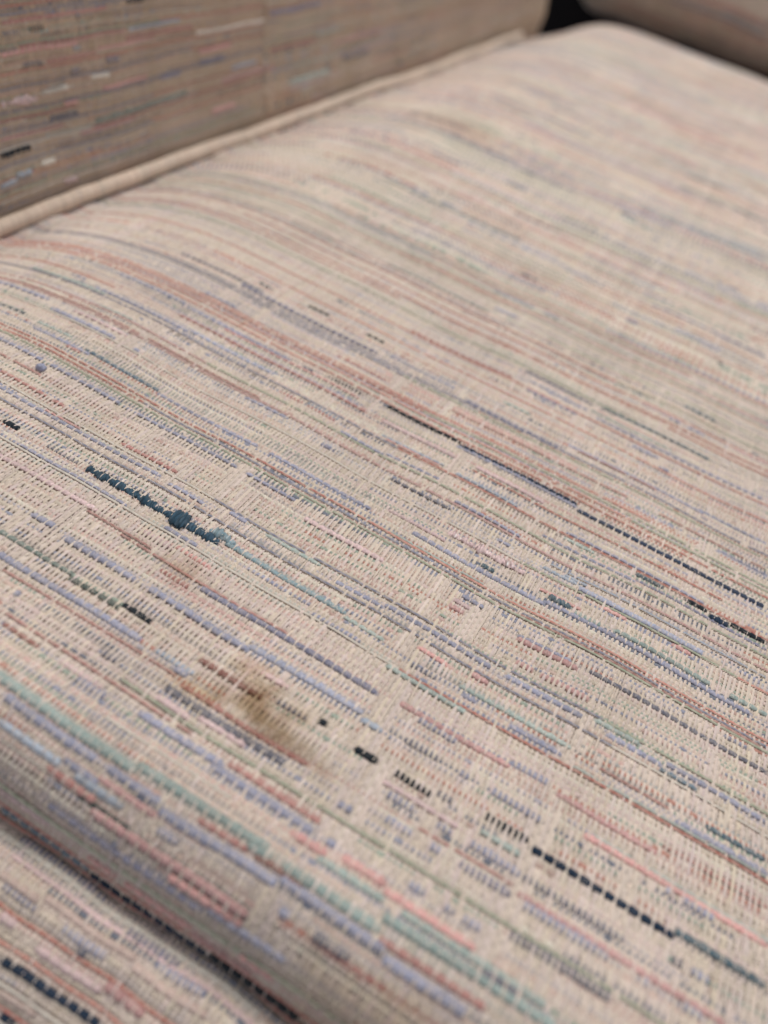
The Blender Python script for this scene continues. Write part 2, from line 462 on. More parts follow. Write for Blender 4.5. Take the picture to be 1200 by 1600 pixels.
  (101.6, -21.8, -9.4, 'O', 1.14, 'y'),
  (101.7, -45.8, -38.2, 'O', 1.14, 'y'),
  (102.0, -38.1, -21.8, 'O', 1.0, 'y'),
  (103.5, -19.1, -11.2, 'B', 1.14, 'c'),
  (104.4, -46.3, -3.2, 'P', 0.7, 'y'),
  (104.6, -25.5, -16.3, 'BD', 1.26, 'c'),
  (105.3, -50.4, -3.6, 'W', 1.08, 'y'),
  (105.9, -46.7, -30.1, 'BD', 1.14, 'c'),
  (108.4, -27.7, -5.6, 'B', 1.0, 'y'),
 ],
 'arm': [
  (8.9, 179.0, 184.3, 'P', 1.6, 'y'),
  (14.4, 155.7, 161.7, 'C', 1.3, 'y'),
  (14.8, 161.8, 167.7, 'C', 1.5, 'y'),
  (14.8, 252.4, 266.5, 'S', 1.5, 'y'),
  (15.8, 172.0, 177.4, 'W', 1.5, 'y'),
  (17.2, 304.1, 337.6, 'G', 1.6, 'y'),
  (20.1, 349.1, 373.1, 'D', 1.6, 'y'),
  (20.8, 158.1, 169.5, 'K', 1.4, 'y'),
  (21.1, 188.7, 212.5, 'RP', 1.0, 'y'),
  (23.3, 259.3, 294.8, 'RP', 1.4, 'y'),
  (23.8, 195.5, 239.6, 'GD', 1.4, 'y'),
  (24.6, 159.3, 183.3, 'RP', 0.9, 'y'),
  (27.0, 339.4, 384.1, 'RP', 1.3, 'y'),
  (27.1, 265.2, 281.6, 'C', 1.2, 'y'),
  (27.7, 177.6, 188.6, 'D', 1.2, 'y'),
  (28.8, 160.4, 188.9, 'R', 0.7, 'y'),
  (29.9, 226.8, 236.7, 'BD', 1.2, 'y'),
  (29.9, 289.9, 324.9, 'R', 1.2, 'y'),
  (30.4, 184.0, 189.0, 'S', 1.2, 'y'),
  (31.8, 199.4, 220.4, 'S', 1.0, 'y'),
  (31.9, 246.4, 260.9, 'BD', 1.3, 'y'),
  (31.9, 322.2, 344.1, 'G', 1.2, 'y'),
  (33.1, 161.6, 174.0, 'P', 2.2, 's'),
  (33.9, 176.3, 186.0, 'W', 1.4, 'y'),
  (35.0, 178.8, 184.7, 'W', 0.9, 'l'),
  (35.2, 246.5, 264.8, 'S', 1.3, 'y'),
  (35.7, 194.7, 202.7, 'W', 1.3, 'y'),
  (37.7, 187.5, 190.7, 'BD', 1.6, 'c'),
  (38.5, 201.8, 207.3, 'BD', 1.6, 'c'),
  (40.9, 178.6, 198.3, 'R', 0.8, 'y'),
  (40.9, 244.9, 287.1, 'W', 1.2, 'y'),
  (41.3, 171.0, 177.6, 'D', 1.2, 'c'),
  (41.7, 199.5, 224.4, 'S', 0.8, 'y'),
  (42.6, 189.0, 192.1, 'C', 1.2, 'c'),
  (42.6, 210.7, 243.5, 'R', 1.0, 'y'),
  (43.0, 289.1, 326.0, 'BD', 1.4, 'y'),
  (44.2, 164.1, 191.3, 'S', 1.0, 'y'),
  (44.9, 212.5, 237.2, 'C', 1.0, 'y'),
  (45.1, 170.5, 211.3, 'R', 0.9, 'y'),
  (48.0, 177.8, 181.2, 'G', 0.8, 'y'),
  (48.6, 165.4, 171.6, 'D', 1.1, 'c'),
  (48.8, 174.8, 179.6, 'K', 1.3, 'c'),
  (50.3, 191.2, 193.0, 'D', 1.4, 'c'),
  (51.1, 165.6, 204.0, 'R', 0.9, 'y'),
  (51.9, 212.0, 220.6, 'K', 1.2, 'c'),
  (56.2, 167.1, 180.9, 'R', 0.8, 'y'),
 ],
 'back': [
  (51.9, -169.7, -25.4, 'P', 1.62, 'y'),
  (65.5, -151.1, -29.4, 'RP', 1.62, 'y'),
  (80.6, -108.3, -35.4, 'BD', 1.62, 'y'),
  (84.0, -72.0, -37.4, 'C', 1.5, 'y'),
  (88.0, -86.6, -39.5, 'S', 1.62, 'y'),
 ],
}

# ------------------------------------------------------------------ helpers
rng = np.random.RandomState(11)
def lin(r, g, b):
    f = lambda c: ((c / 255 + .055) / 1.055) ** 2.4 if c > 10 else c / 255 / 12.92
    return np.array([f(r), f(g), f(b)])

DYE = {'B': lin(147, 150, 178), 'BD': lin(124, 125, 154), 'BC': lin(160, 166, 192), 'C': lin(156, 172, 190), 'N': lin(24, 45, 66),
       'K': lin(24, 36, 44), 'NB': lin(48, 68, 98), 'T': lin(62, 98, 112), 'T2': lin(88, 120, 138), 'TL': lin(122, 158, 166),
       'G': lin(164, 184, 173), 'GT': lin(138, 163, 155), 'GD': lin(112, 132, 122), 'GK': lin(74, 92, 84), 'D': lin(104, 106, 122),
       'P': lin(220, 180, 178), 'S': lin(226, 150, 140), 'R': lin(192, 118, 106), 'RP': lin(204, 140, 134), 'RB': lin(160, 96, 80),
       'NS': lin(46, 72, 88), 'TS': lin(112, 150, 162), 'W': lin(218, 208, 188), 'O': lin(204, 170, 154)}
for _k in DYE:
    if _k not in ('N', 'K', 'NS'):
        _g = DYE[_k].mean(); DYE[_k] = (.66 * DYE[_k] + .34 * _g) * 1.0
BEIGE = lin(212, 197, 184)
GROUND = [(lin(204, 191, 174), .46), (lin(208, 184, 171), .12), (lin(190, 142, 128), .09), (lin(152, 154, 168), .13), (lin(160, 170, 156), .10),
          (lin(220, 212, 196), .08), (lin(124, 128, 138), .07)]
LINES = [(lin(184, 114, 102), .24), (lin(206, 140, 126), .12), (lin(160, 170, 146), .24), (DYE['W'], .16), (DYE['RP'], .08), (lin(128, 132, 150), .10)]
FILL = [(DYE['B'], .30), (DYE['RP'], .16), (DYE['P'], .16), (DYE['G'], .10), (DYE['C'], .08), (DYE['D'], .10), (DYE['S'], .10)]
def pick(pal, r):
    w = np.array([p[1] for p in pal]); return pal[r.choice(len(pal), p=w / w.sum())][0]

def smooth_noise(r, n, k):
    a = r.randn(n + 6 * k)
    ker = np.hanning(2 * k + 1); ker /= np.sqrt((ker ** 2).sum())
    return np.convolve(a, ker, 'same')[3 * k:3 * k + n]

def make_mesh(name, verts, quads, colors, mat, parent, smooth=True):
    used = np.zeros(len(verts), bool); used[quads.ravel()] = True
    if not used.all():
        idx = np.cumsum(used) - 1
        verts = verts[used]; colors = colors[used]; quads = idx[quads]
    me = bpy.data.meshes.new(name)
    nf = len(quads); k = quads.shape[1]
    me.vertices.add(len(verts)); me.vertices.foreach_set('co', np.ascontiguousarray(verts * MM, dtype=np.float32).ravel())
    me.loops.add(nf * k); me.loops.foreach_set('vertex_index', np.ascontiguousarray(quads, dtype=np.int32).ravel())
    me.polygons.add(nf); me.polygons.foreach_set('loop_start', np.arange(0, nf * k, k, dtype=np.int32))
    if smooth: me.polygons.foreach_set('use_smooth', np.ones(nf, bool))
    me.update(calc_edges=True)
    a = me.color_attributes.new('dye', 'FLOAT_COLOR', 'POINT')
    a.data.foreach_set('color', np.c_[colors, np.ones(len(colors))].astype(np.float32).ravel())
    me.materials.append(mat)
    o = bpy.data.objects.new(name, me); sc.collection.objects.link(o)
    if parent is not None: o.parent = parent
    return o

def frame(mapf, U, V):
    e = .02
    P = mapf(U, V); A = mapf(U + e, V) - P; B = mapf(U, V + e) - P
    A /= np.linalg.norm(A, axis=-1, keepdims=True); B /= np.linalg.norm(B, axis=-1, keepdims=True)
    N = np.cross(A, B); N /= np.linalg.norm(N, axis=-1, keepdims=True)
    return P, A, B, N

def inview(P, margin=22.0):
    x, y, z = project(P)
    m = margin * FOC / np.maximum(z, 60)
    return (z > 20) & (x > -m) & (x < 1200 + m) & (y > -m) & (y < 1600 + m)

# ------------------------------------------------------------------ materials
def fabric(name, attr=True, color=(.6, .5, .4), bump=.25, sheen=.06, stain_and_tone=False):
    m = bpy.data.materials.new(name); m.use_nodes = True
    nt = m.node_tree; nd = nt.nodes; lk = nt.links; b = nd['Principled BSDF']
    b.inputs['Roughness'].default_value = .88
    b.inputs['Specular IOR Level'].default_value = .18
    b.inputs['Sheen Weight'].default_value = sheen; b.inputs['Sheen Roughness'].default_value = .5
    tc = nd.new('ShaderNodeTexCoord')
    if attr:
        base = nd.new('ShaderNodeAttribute'); base.attribute_name = 'dye'; out = base.outputs['Color']
    else:
        base = nd.new('ShaderNodeRGB'); base.outputs[0].default_value = (*color, 1); out = base.outputs[0]
    n1 = nd.new('ShaderNodeTexNoise'); n1.inputs['Scale'].default_value = 2600; n1.inputs['Detail'].default_value = 3
    lk.new(tc.outputs['Object'], n1.inputs['Vector'])
    r1 = nd.new('ShaderNodeMapRange'); r1.inputs['To Min'].default_value = .80; r1.inputs['To Max'].default_value = 1.18
    lk.new(n1.outputs['Fac'], r1.inputs['Value'])
    n2 = nd.new('ShaderNodeTexNoise'); n2.inputs['Scale'].default_value = 38; n2.inputs['Detail'].default_value = 4
    lk.new(tc.outputs['Object'], n2.inputs['Vector'])
    r2 = nd.new('ShaderNodeMapRange'); r2.inputs['From Min'].default_value = .3; r2.inputs['From Max'].default_value = .7
    r2.inputs['To Min'].default_value = .92; r2.inputs['To Max'].default_value = 1.06
    lk.new(n2.outputs['Fac'], r2.inputs['Value'])
    mu = nd.new('ShaderNodeMath'); mu.operation = 'MULTIPLY'; lk.new(r1.outputs[0], mu.inputs[0]); lk.new(r2.outputs[0], mu.inputs[1])
    mx = nd.new('ShaderNodeMix'); mx.data_type = 'RGBA'; mx.blend_type = 'MULTIPLY'; mx.inputs['Factor'].default_value = 1
    lk.new(out, mx.inputs['A']); lk.new(mu.outputs[0], mx.inputs['B']); res = mx.outputs['Result']
    if stain_and_tone:
        for (sx, sy, rx, ry, col, amt) in STAINS_AND_TONE:
            sub = nd.new('ShaderNodeVectorMath'); sub.operation = 'SUBTRACT'; lk.new(tc.outputs['Object'], sub.inputs[0])
            sub.inputs[1].default_value = (sx * MM, sy * MM, 0)
            dv = nd.new('ShaderNodeVectorMath'); dv.operation = 'MULTIPLY'; lk.new(sub.outputs[0], dv.inputs[0])
            dv.inputs[1].default_value = (1000 / rx, 1000 / ry, 0)
            ln = nd.new('ShaderNodeVectorMath'); ln.operation = 'LENGTH'; lk.new(dv.outputs[0], ln.inputs[0])
            nn = nd.new('ShaderNodeTexNoise'); nn.inputs['Scale'].default_value = 280; nn.inputs['Detail'].default_value = 3
            lk.new(tc.outputs['Object'], nn.inputs['Vector'])
            ad = nd.new('ShaderNodeMath'); ad.operation = 'MULTIPLY_ADD'; lk.new(nn.outputs['Fac'], ad.inputs[0]); ad.inputs[1].default_value = 1.15
            lk.new(ln.outputs['Value'], ad.inputs[2])
            mr = nd.new('ShaderNodeMapRange'); mr.interpolation_type = 'SMOOTHSTEP'
            mr.inputs['From Min'].default_value = 1.55; mr.inputs['From Max'].default_value = .60; mr.inputs['To Min'].default_value = 0; mr.inputs['To Max'].default_value = amt
            lk.new(ad.outputs[0], mr.inputs['Value'])
            ms = nd.new('ShaderNodeMix'); ms.data_type = 'RGBA'; ms.blend_type = 'MULTIPLY'
            lk.new(mr.outputs[0], ms.inputs['Factor']); lk.new(res, ms.inputs['A']); ms.inputs['B'].default_value = (*col, 1); res = ms.outputs['Result']
    lk.new(res, b.inputs['Base Color'])
    n3 = nd.new('ShaderNodeTexNoise'); n3.inputs['Scale'].default_value = 5200; n3.inputs['Detail'].default_value = 2
    lk.new(tc.outputs['Object'], n3.inputs['Vector'])
    bp = nd.new('ShaderNodeBump'); bp.inputs['Strength'].default_value = bump; bp.inputs['Distance'].default_value = .0002
    lk.new(n3.outputs['Fac'], bp.inputs['Height']); lk.new(bp.outputs[0], b.inputs['Normal'])
    return m

# x, y (mm), radii, multiply colour, amount: stains on the seat, the last a broad browner tone far back
STAINS_AND_TONE = [(-26, 61, 13, 6.5, (.50, .40, .27), .95), (-19, 58, 13, 3.0, (.58, .52, .45), .7), (-36, 57.5, 8, 4, (.86, .77, .58), .6), (-30, 66, 6, 4, (.70, .55, .42), .6),
          (-52, 76, 7, 5, (.78, .68, .58), .6), (55, 48, 22, 8, (.88, .80, .66), .7), (62, 86, 8, 5, (.86, .74, .56), .6),
          (10, 36, 20, 7, (.86, .78, .66), .6), (-110, 340, 40, 26, (.82, .74, .66), .6)]
M_WARP = fabric('beige_warp', stain_and_tone=True)
M_WEFT = fabric('dyed_weft', stain_and_tone=True)
M_YARN = fabric('dyed_yarn', bump=.5, sheen=.12, stain_and_tone=True)
def striped(name, axis):
    m = fabric(name, attr=False, color=lin(190, 168, 148), bump=.6)
    nt = m.node_tree; nd = nt.nodes; lk = nt.links
    tc = nd.new('ShaderNodeTexCoord'); mp = nd.new('ShaderNodeMapping'); mp.inputs['Scale'].default_value = axis
    n = nd.new('ShaderNodeTexNoise'); n.inputs['Scale'].default_value = 1.0; n.inputs['Detail'].default_value = 2
    lk.new(tc.outputs['Object'], mp.inputs['Vector']); lk.new(mp.outputs[0], n.inputs['Vector'])
    cr = nd.new('ShaderNodeValToRGB'); e = cr.color_ramp.elements
    cols = [(.30, lin(130, 134, 156)), (.40, lin(186, 170, 152)), (.50, lin(196, 176, 156)), (.58, lin(188, 140, 126)), (.64, lin(200, 184, 166)), (.74, lin(160, 170, 150))]
    e[0].position, e[0].color = cols[0][0], (*cols[0][1], 1); e[1].position, e[1].color = cols[-1][0], (*cols[-1][1], 1)
    for p, c in cols[1:-1]:
        k = e.new(p); k.color = (*c, 1)
    lk.new(n.outputs['Fac'], cr.inputs['Fac'])
    rgb = [x for x in nd if x.bl_idname == 'ShaderNodeRGB'][0]
    for l in list(rgb.outputs[0].links):
        t = l.to_socket; lk.remove(l); lk.new(cr.outputs['Color'], t)
    return m
M_COVER = striped('woven_backing', (28, 620, 620))
M_ARM = striped('arm_backing', (620, 28, 620))
M_DARK = fabric('gap_shade', attr=False, color=(.006, .005, .006), sheen=0)  # near-black: shade of the gap put into the colour

# ------------------------------------------------------------------ weave
def thing(name, label, cat, loc=(0, 0, 0)):
    o = bpy.data.objects.new(name, None); sc.collection.objects.link(o); o.empty_display_size = .02
    o['label'] = label; o['category'] = cat
    return o

def plan_rows(yarns, v0, v1, pitch, r, lines=.38, fills=.10):
    """Rows of weft from v0 to v1: the yarns that can be told apart, ground picks and thin lines between them."""
    rows = []
    for y in sorted(yarns, key=lambda t: -t[4] * min(t[2] - t[1], 40)):       # boldest first: they keep their place
        v, u0, u1, col, w, mode = y
        if v < v0 or v >= v1: continue
        best = None
        for R in rows:
            d = abs(R['v'] - v)
            if d < .7 and (best is None or d < abs(best['v'] - v)) and all(u1 < s[0] - .6 or u0 > s[1] + .6 for s in R['segs']): best = R
        if best is not None:
            best['segs'].append((u0, u1, col, w, mode)); best['w'] = max(best['w'], min(w, 1.3))
        else:
            rows.append(dict(v=v, home=v, w=min(w, 1.4), segs=[(u0, u1, col, w, mode)]))
    rows.sort(key=lambda R: R['v'])
    vv_ = np.array([R['v'] for R in rows]); home = vv_.copy(); ww_ = np.array([R['w'] for R in rows])
    for _ in range(200):
        if len(vv_) < 2: break
        need = np.clip(.37 * (ww_[1:] + ww_[:-1]), .4, .95)
        lack = np.clip(need - np.diff(vv_), 0, None) * .5
        vv_[:-1] -= lack * .9; vv_[1:] += lack * .9
        vv_ += (home - vv_) * .012
    for R, x in zip(rows, np.sort(vv_)): R['v'] = float(np.clip(x, v0 + .2, v1 - .2))
    full = []
    prev = v0
    edges = rows + [dict(v=v1, w=0, segs=None)]
    for R in edges:
        lo = prev; hi = R['v'] - .5 * R['w']
        n = int(round((hi - lo) / pitch))
        for k in range(max(n, 0)):
            vv = lo + (hi - lo) * (k + .5) / n
            q = r.rand()
            if q < lines and not (full and full[-1].get('kind') == 'line'): full.append(dict(v=vv, w=pitch * .55, segs=[], kind='line'))
            elif lines <= q < lines + fills: full.append(dict(v=vv, w=pitch * .88, segs=[], kind='fill'))
            else: full.append(dict(v=vv, w=pitch * .72, segs=[], kind='ground'))
        if R['segs'] is not None:
            R['kind'] = 'yarn'; full.append(R); prev = R['v'] + .5 * R['w']
    return full

def make_columns(u0, u1, v0, v1, r, density):
    cols = []
    for _ in range(int((u1 - u0) * (v1 - v0) * density)):
        cols.append((r.uniform(u0, u1), r.uniform(1.4, 5.0), r.uniform(v0 - 20, v1), r.uniform(8, 42)))
    return cols

GRND, COMB, LINE, YARN, HIDE = 0, 1, 2, 3, 4

def weave(root, mapf, ua, ub, va, vb, pw, pitch, yarns, seed, fine=True, margin=20.0, parts=True, scale=1.0, warp_col=BEIGE, breaks=(), busy=1.0, inner=None):
    """Interlace warps (constant u) with weft rows (constant v) on the surface mapf."""
    r = np.random.RandomState(seed)
    rows = plan_rows(yarns, va, vb, pitch, r, lines=(.42 if fine else .22) * busy, fills=(.10 if fine else .07) * busy)
    us = np.arange(ua, ub, pw); nu = len(us); nr = len(rows)
    vs = np.array([R['v'] for R in rows])
    cols = make_columns(ua, ub, va, vb, r, .0007 if fine else .0002) + list(breaks)
    mode = np.zeros((nr, nu), np.int8); dia = np.zeros((nr, nu)); col = np.zeros((nr, nu, 3)); phase = np.zeros(nr, int)
    owner = -np.ones((nr, nu), int)          # which separate yarn, if any
    ylist = []
    colmask = np.zeros((nr, nu), bool)
    for (cu, cw, cv, ch) in cols:
        j = (vs > cv) & (vs < cv + ch) & (r.rand(nr) < .85)
        i = np.abs(us[None, :] - cu - r.uniform(-.9, .9, (nr, 1))) < cw * r.uniform(.35, .6, (nr, 1))
        colmask |= j[:, None] & i
    for j, R in enumerate(rows):
        phase[j] = r.randint(0, 4)
        # background of the row, in stretches
        i = 0
        base = R['kind']
        rowcol = pick(LINES if base == 'line' else FILL, r)
        yc = DYE[R['segs'][0][2]] if R['segs'] else rowcol
        while i < nu:
            n = int((r.uniform(6, 60) if base != 'fill' else r.uniform(12, 95)) / pw) if base != 'line' else int(r.uniform(20, 130) / pw)
            s = slice(i, i + n)
            if base == 'ground':
                mode[j, s] = GRND if r.rand() < .8 else COMB; dia[j, s] = R['w']; col[j, s] = pick(GROUND, r)
            elif base == 'line':
                on = r.rand() < .93
                mode[j, s] = LINE if on else GRND; dia[j, s] = R['w']; col[j, s] = rowcol if on else pick(GROUND, r)
                if r.rand() < .45: rowcol = pick(LINES, r)
            elif base == 'fill':
                q = r.rand(); c = pick(FILL, r)
                mode[j, s] = COMB if q < .42 else (YARN if q < .72 else GRND); dia[j, s] = R['w']; col[j, s] = .65 * c + .35 * BEIGE
            else:
                q = r.rand()
                mode[j, s] = GRND if q < .6 else (COMB if q < .85 else HIDE)
                dia[j, s] = min(R['w'], pitch * .95); col[j, s] = (.5 * yc + .5 * BEIGE) if (q >= .6 or r.rand() < .25) else pick(GROUND, r)
            i += n
        k = colmask[j] & (mode[j] != LINE)
        mode[j, k] = HIDE; 
        for (u0, u1, cn, w, md) in R['segs']:
            s = (us >= u0) & (us <= u1)
            if s.sum() < 2: s = np.abs(us - .5 * (u0 + u1)) < pw * 1.6
            if s.sum() < 2: continue
            mode[j, s] = {'y': YARN, 'c': COMB, 'l': LINE, 's': YARN}[md]; dia[j, s] = w * scale
            if md == 's':
                n = s.sum(); x = np.linspace(0, 1, n)
                dia[j, s] = w * np.clip(.62 + .26 * np.exp(-((x - .72) / .14) ** 2) + .20 * np.exp(-((x - .38) / .05) ** 2) + .17 * smooth_noise(r, n, 3), .45, 1.15)
            t = np.clip(smooth_noise(r, nu, max(3, int(9 / pw))), -1.5, 1.5)[:, None] * .10
            col[j, s] = np.clip(DYE[cn] * (1 + t[s]), .005, .9)
            if md != 'l':
                owner[j, s] = len(ylist); ylist.append((j, np.where(s)[0], cn, w, md))
        k = mode[j] == LINE                                    # two-ply: dyed strand twisted round a pale one
        tw = .5 + .5 * np.sin(np.arange(nu) * pw * 2 * math.pi / 1.9 + r.rand() * 6)
        mixin = ((.04 if fine else .22) + .40 * tw)[:, None]
        col[j] = np.where(k[:, None], col[j] * (1 - mixin) + BEIGE * mixin, col[j])
        dia[j] = np.where(k, np.minimum(dia[j], .40 * scale), dia[j])
    I = np.arange(nu)[None, :]; J = np.arange(nr)[:, None]; ph = phase[:, None]
    over = np.where(mode == GRND, ((I + J // 2) & 1) == 1, False)
    over = np.where((mode == GRND) & (r.rand(nr, nu) < .06), ~over, over)
    over = np.where(mode == COMB, (((I + ph) & 1) == 1) if fine else (r.rand(nr, nu) < .5), over)
    if not fine: over = np.where(mode == GRND, ((I + J) & 1) == 1, over)
    over = np.where(mode == LINE, r.rand(nr, nu) > .085, over)
    over = np.where(mode == YARN, ((I + ph) % 4) != 0, over)
    over = np.where(mode == HIDE, ((I + 2 * J) % 4) == 0, over)
    col = np.where((mode == HIDE)[..., None], BEIGE * .82, col)
    b = np.where(mode == YARN, .30, .36) * dia
    wz = np.where(over, .06 + .55 * b, -.06 - .10 * b)                      # weft centre height
    wz = np.where((mode == YARN) & ~over, .02 + .32 * b, wz)
    wz = np.where((mode == LINE) & over, .40, wz)
    wb = np.where(over, b, b * np.where(mode == YARN, .80, .85))
    pz = np.where(over, -.16, .10 + 1.0 * b)                                # warp centre height
    pz = np.where((mode == YARN) & ~over, .02 + 1.24 * b, pz)
    pz = np.where(mode == HIDE, np.where(over, -.1, .2 + .35 * b), pz)
    k = pw / .46
    # ---------------- warps
    if fine:
        ns = 2 * nr - 1
        vv = np.empty(ns); vv[0::2] = vs; vv[1::2] = .5 * (vs[1:] + vs[:-1])
        zz = np.empty((ns, nu)); zz[0::2] = pz; zz[1::2] = .5 * (pz[1:] + pz[:-1])
        both = over[1:] & over[:-1]; 
    else:
        vv, zz = vs, pz
        ns = nr
    wob = np.stack([smooth_noise(r, ns, 9) for _ in range(nu)], 1) * .036 * k + np.stack([smooth_noise(r, nu, 3) for _ in range(1)], 1)[:, 0][None, :] * .03 * k
    UU = us[None, :] + wob; VV = np.repeat(vv[:, None], nu, 1)
    wv = undulate(UU, VV, seed + 1, .12, 17)
    P, A, B, N = frame(mapf, UU, VV + wv)
    keep = inview(P, margin)
    if inner is not None: keep &= ~inview(P, inner)
    thin = np.where((mode == YARN) & ~over, .62, 1.0)
    tz = np.ones((ns, nu)); tz[::2 if fine else 1] = thin
    hw = (.262 if fine else .205) * k * (1 + .15 * r.randn(1, nu)) * tz; ht = .17 * (.6 + .4 * k)
    prof = [(-1.0, -.9), (0.0, .9), (1.0, -.9)]      # three ribs with smooth normals read as a round thread
    verts = np.stack([P + A * (hw * px)[..., None] + N * (zz + ht * pz_)[..., None] for px, pz_ in prof], 2)   # ns,nu,3,3
    tone = (1 + .045 * r.randn(1, nu, 1)) * np.ones((ns, nu, 1))
    tint = 1 + r.randn(1, nu, 3) * np.array([.0, .012, .03])
    wc = np.repeat((warp_col * tone * tint)[:, :, None, :], 3, 2)
    idx = np.arange(ns * nu * 3).reshape(ns, nu, 3)
    kk = keep[:-1] & keep[1:]
    q = np.concatenate([np.stack([idx[:-1, :, a], idx[:-1, :, a + 1], idx[1:, :, a + 1], idx[1:, :, a]], -1)[kk] for a in range(2)])
    o = make_mesh('warp_threads', verts.reshape(-1, 3), q, wc.reshape(-1, 3), M_WARP, root); o['kind'] = 'stuff'
    # ---------------- wefts: ground picks
    wobv = np.stack([smooth_noise(r, nu, 12) for _ in range(nr)], 0) * .035 * k
    UU = np.repeat(us[None, :], nr, 0); VV = vs[:, None] + wobv
    P, A, B, N = frame(mapf, UU, VV + undulate(UU, VV, seed + 1, .12, 17))
    keep = inview(P, margin)
    if inner is not None: keep &= ~inview(P, inner)
    hw = .56 * dia * np.where(over, 1.0, np.where(mode == YARN, .93, .86))
    verts = np.stack([P + B * (hw * px)[..., None] + N * (wz + wb * pz_)[..., None] for px, pz_ in prof], 2)
    wc = np.repeat((col * (1 + .05 * r.randn(nr, nu, 1)))[:, :, None, :], 3, 2)
    idx = np.arange(nr * nu * 3).reshape(nr, nu, 3)
    kk = keep[:, :-1] & keep[:, 1:]
    if parts: kk &= ~((owner[:, :-1] >= 0) & (owner[:, :-1] == owner[:, 1:]))
    q = np.concatenate([np.stack([idx[:, :-1, a], idx[:, 1:, a], idx[:, 1:, a + 1], idx[:, :-1, a + 1]], -1)[kk][:, ::-1] for a in range(2)])
    o = make_mesh('weft_threads', verts.reshape(-1, 3), q, np.clip(wc, 0, 1).reshape(-1, 3), M_WEFT, root); o['kind'] = 'stuff'
    # ---------------- wefts: each yarn that can be told apart
    if parts:
        for (j, ii, cn, w, md) in ylist:
            if len(ii) < 2: ii = np.array([ii[0], min(ii[0] + 1, nu - 1)])
            build_yarn(root, mapf, us, ii, P[j], A[j], B[j], N[j], wz[j], wb[j], hw[j], over[j], col[j], w, md, cn, r, keep[j], pw)
    return rows

def build_yarn(root, mapf, us, ii, P, A, B, N, wz, wb, hw, over, col, w, md, cn, r, keep, pw):
    if not keep[ii].any(): return
    ii = ii[keep[ii]]
    sub = 2
    t = np.arange(ii[0], ii[-1] + 1e-6, 1.0 / sub)
    if len(t) < 3: return
    f = lambda a: np.stack([np.interp(t, np.arange(len(us)), a[:, c]) for c in range(a.shape[1])], 1) if a.ndim == 2 else np.interp(t, np.arange(len(us)), a)
    p, a_, b_, n_, z, hb, h, c = f(P), f(A), f(B), f(N), f(wz), f(wb), f(hw), f(col)
    m = len(t)
    lump = 1 + smooth_noise(r, m, 5) * (.06 if md != 's' else .12)
    h = h * lump; hb = hb * lump
    end = np.minimum(1, np.minimum(np.arange(m) + 1.0, m - np.arange(m)) / 2.2) ** .5
    h = h * end; hb = hb * end
    K = 7
    ang = np.linspace(0, 2 * math.pi, K, endpoint=False)
    tw = np.arange(m)[:, None] * .8 + ang[None, :]
    rad = 1 + .13 * np.sin(2 * tw) + (.20 if md == 's' else .09) * r.randn(m, K)
    v = p[:, None, :] + b_[:, None, :] * (h[:, None] * np.cos(ang) * rad)[..., None] + n_[:, None, :] * (z[:, None] + hb[:, None] * np.sin(ang) * rad)[..., None]
    fleck = (np.clip(r.randn(m, K, 1) * .5 + .25, 0, 1) * (.40 if c.mean() > .08 else .06))
    cc = np.clip((c[:, None, :] * (1 - fleck) + BEIGE * fleck) * (1 + .13 * np.sin(2 * tw)[..., None] + (.28 if md == 's' else .10) * r.randn(m, K, 1)), .004, .95)
    idx = np.arange(m * K).reshape(m, K); nx = np.roll(idx, -1, 1)
    q = np.stack([idx[:-1], idx[1:], nx[1:], nx[:-1]], -1).reshape(-1, 4)
    make_mesh('yarn', v.reshape(-1, 3), q, cc.reshape(-1, 3), M_YARN, root)

def sheet(name, mapf, ua, ub, va, vb, du, dv, off, mat, parent):
    us = np.linspace(ua, ub, int((ub - ua) / du) + 2); vs = np.linspace(va, vb, int((vb - va) / dv) + 2)
    U, V = np.meshgrid(us, vs); P, A, B, N = frame(mapf, U, V)
    idx = np.arange(U.size).reshape(U.shape)
    q = np.stack([idx[:-1, :-1], idx[:-1, 1:], idx[1:, 1:], idx[1:, :-1]], -1).reshape(-1, 4)
    p = (P + N * off).reshape(-1, 3)
    return make_mesh(name, p, q, np.ones((len(p), 3)), mat, parent)

# ------------------------------------------------------------------ seat cushion
seat = thing('seat_cushion', 'striped pale woven seat cushion with rolled front edge, filling most of the view', 'seat cushion')
NEAR = 2.05 * H
sheet('cover', seat_map, -1.62 * H, 2.2 * H, SEAT_V0, SEAT_V1, 4, 3, -.42, M_COVER, seat)
weave(seat, seat_map, -1.61 * H, .95 * H, SEAT_V0 + .5, NEAR, .47, .76, YARNS['seat'], 101, breaks=BREAKS)
weave(seat, seat_map, -1.61 * H, .6 * H, NEAR - .4, SEAT_V1 - 1, 1.0, 1.7, YARNS['seat'], 202, busy=1.3, fine=False, margin=22, scale=1.15)

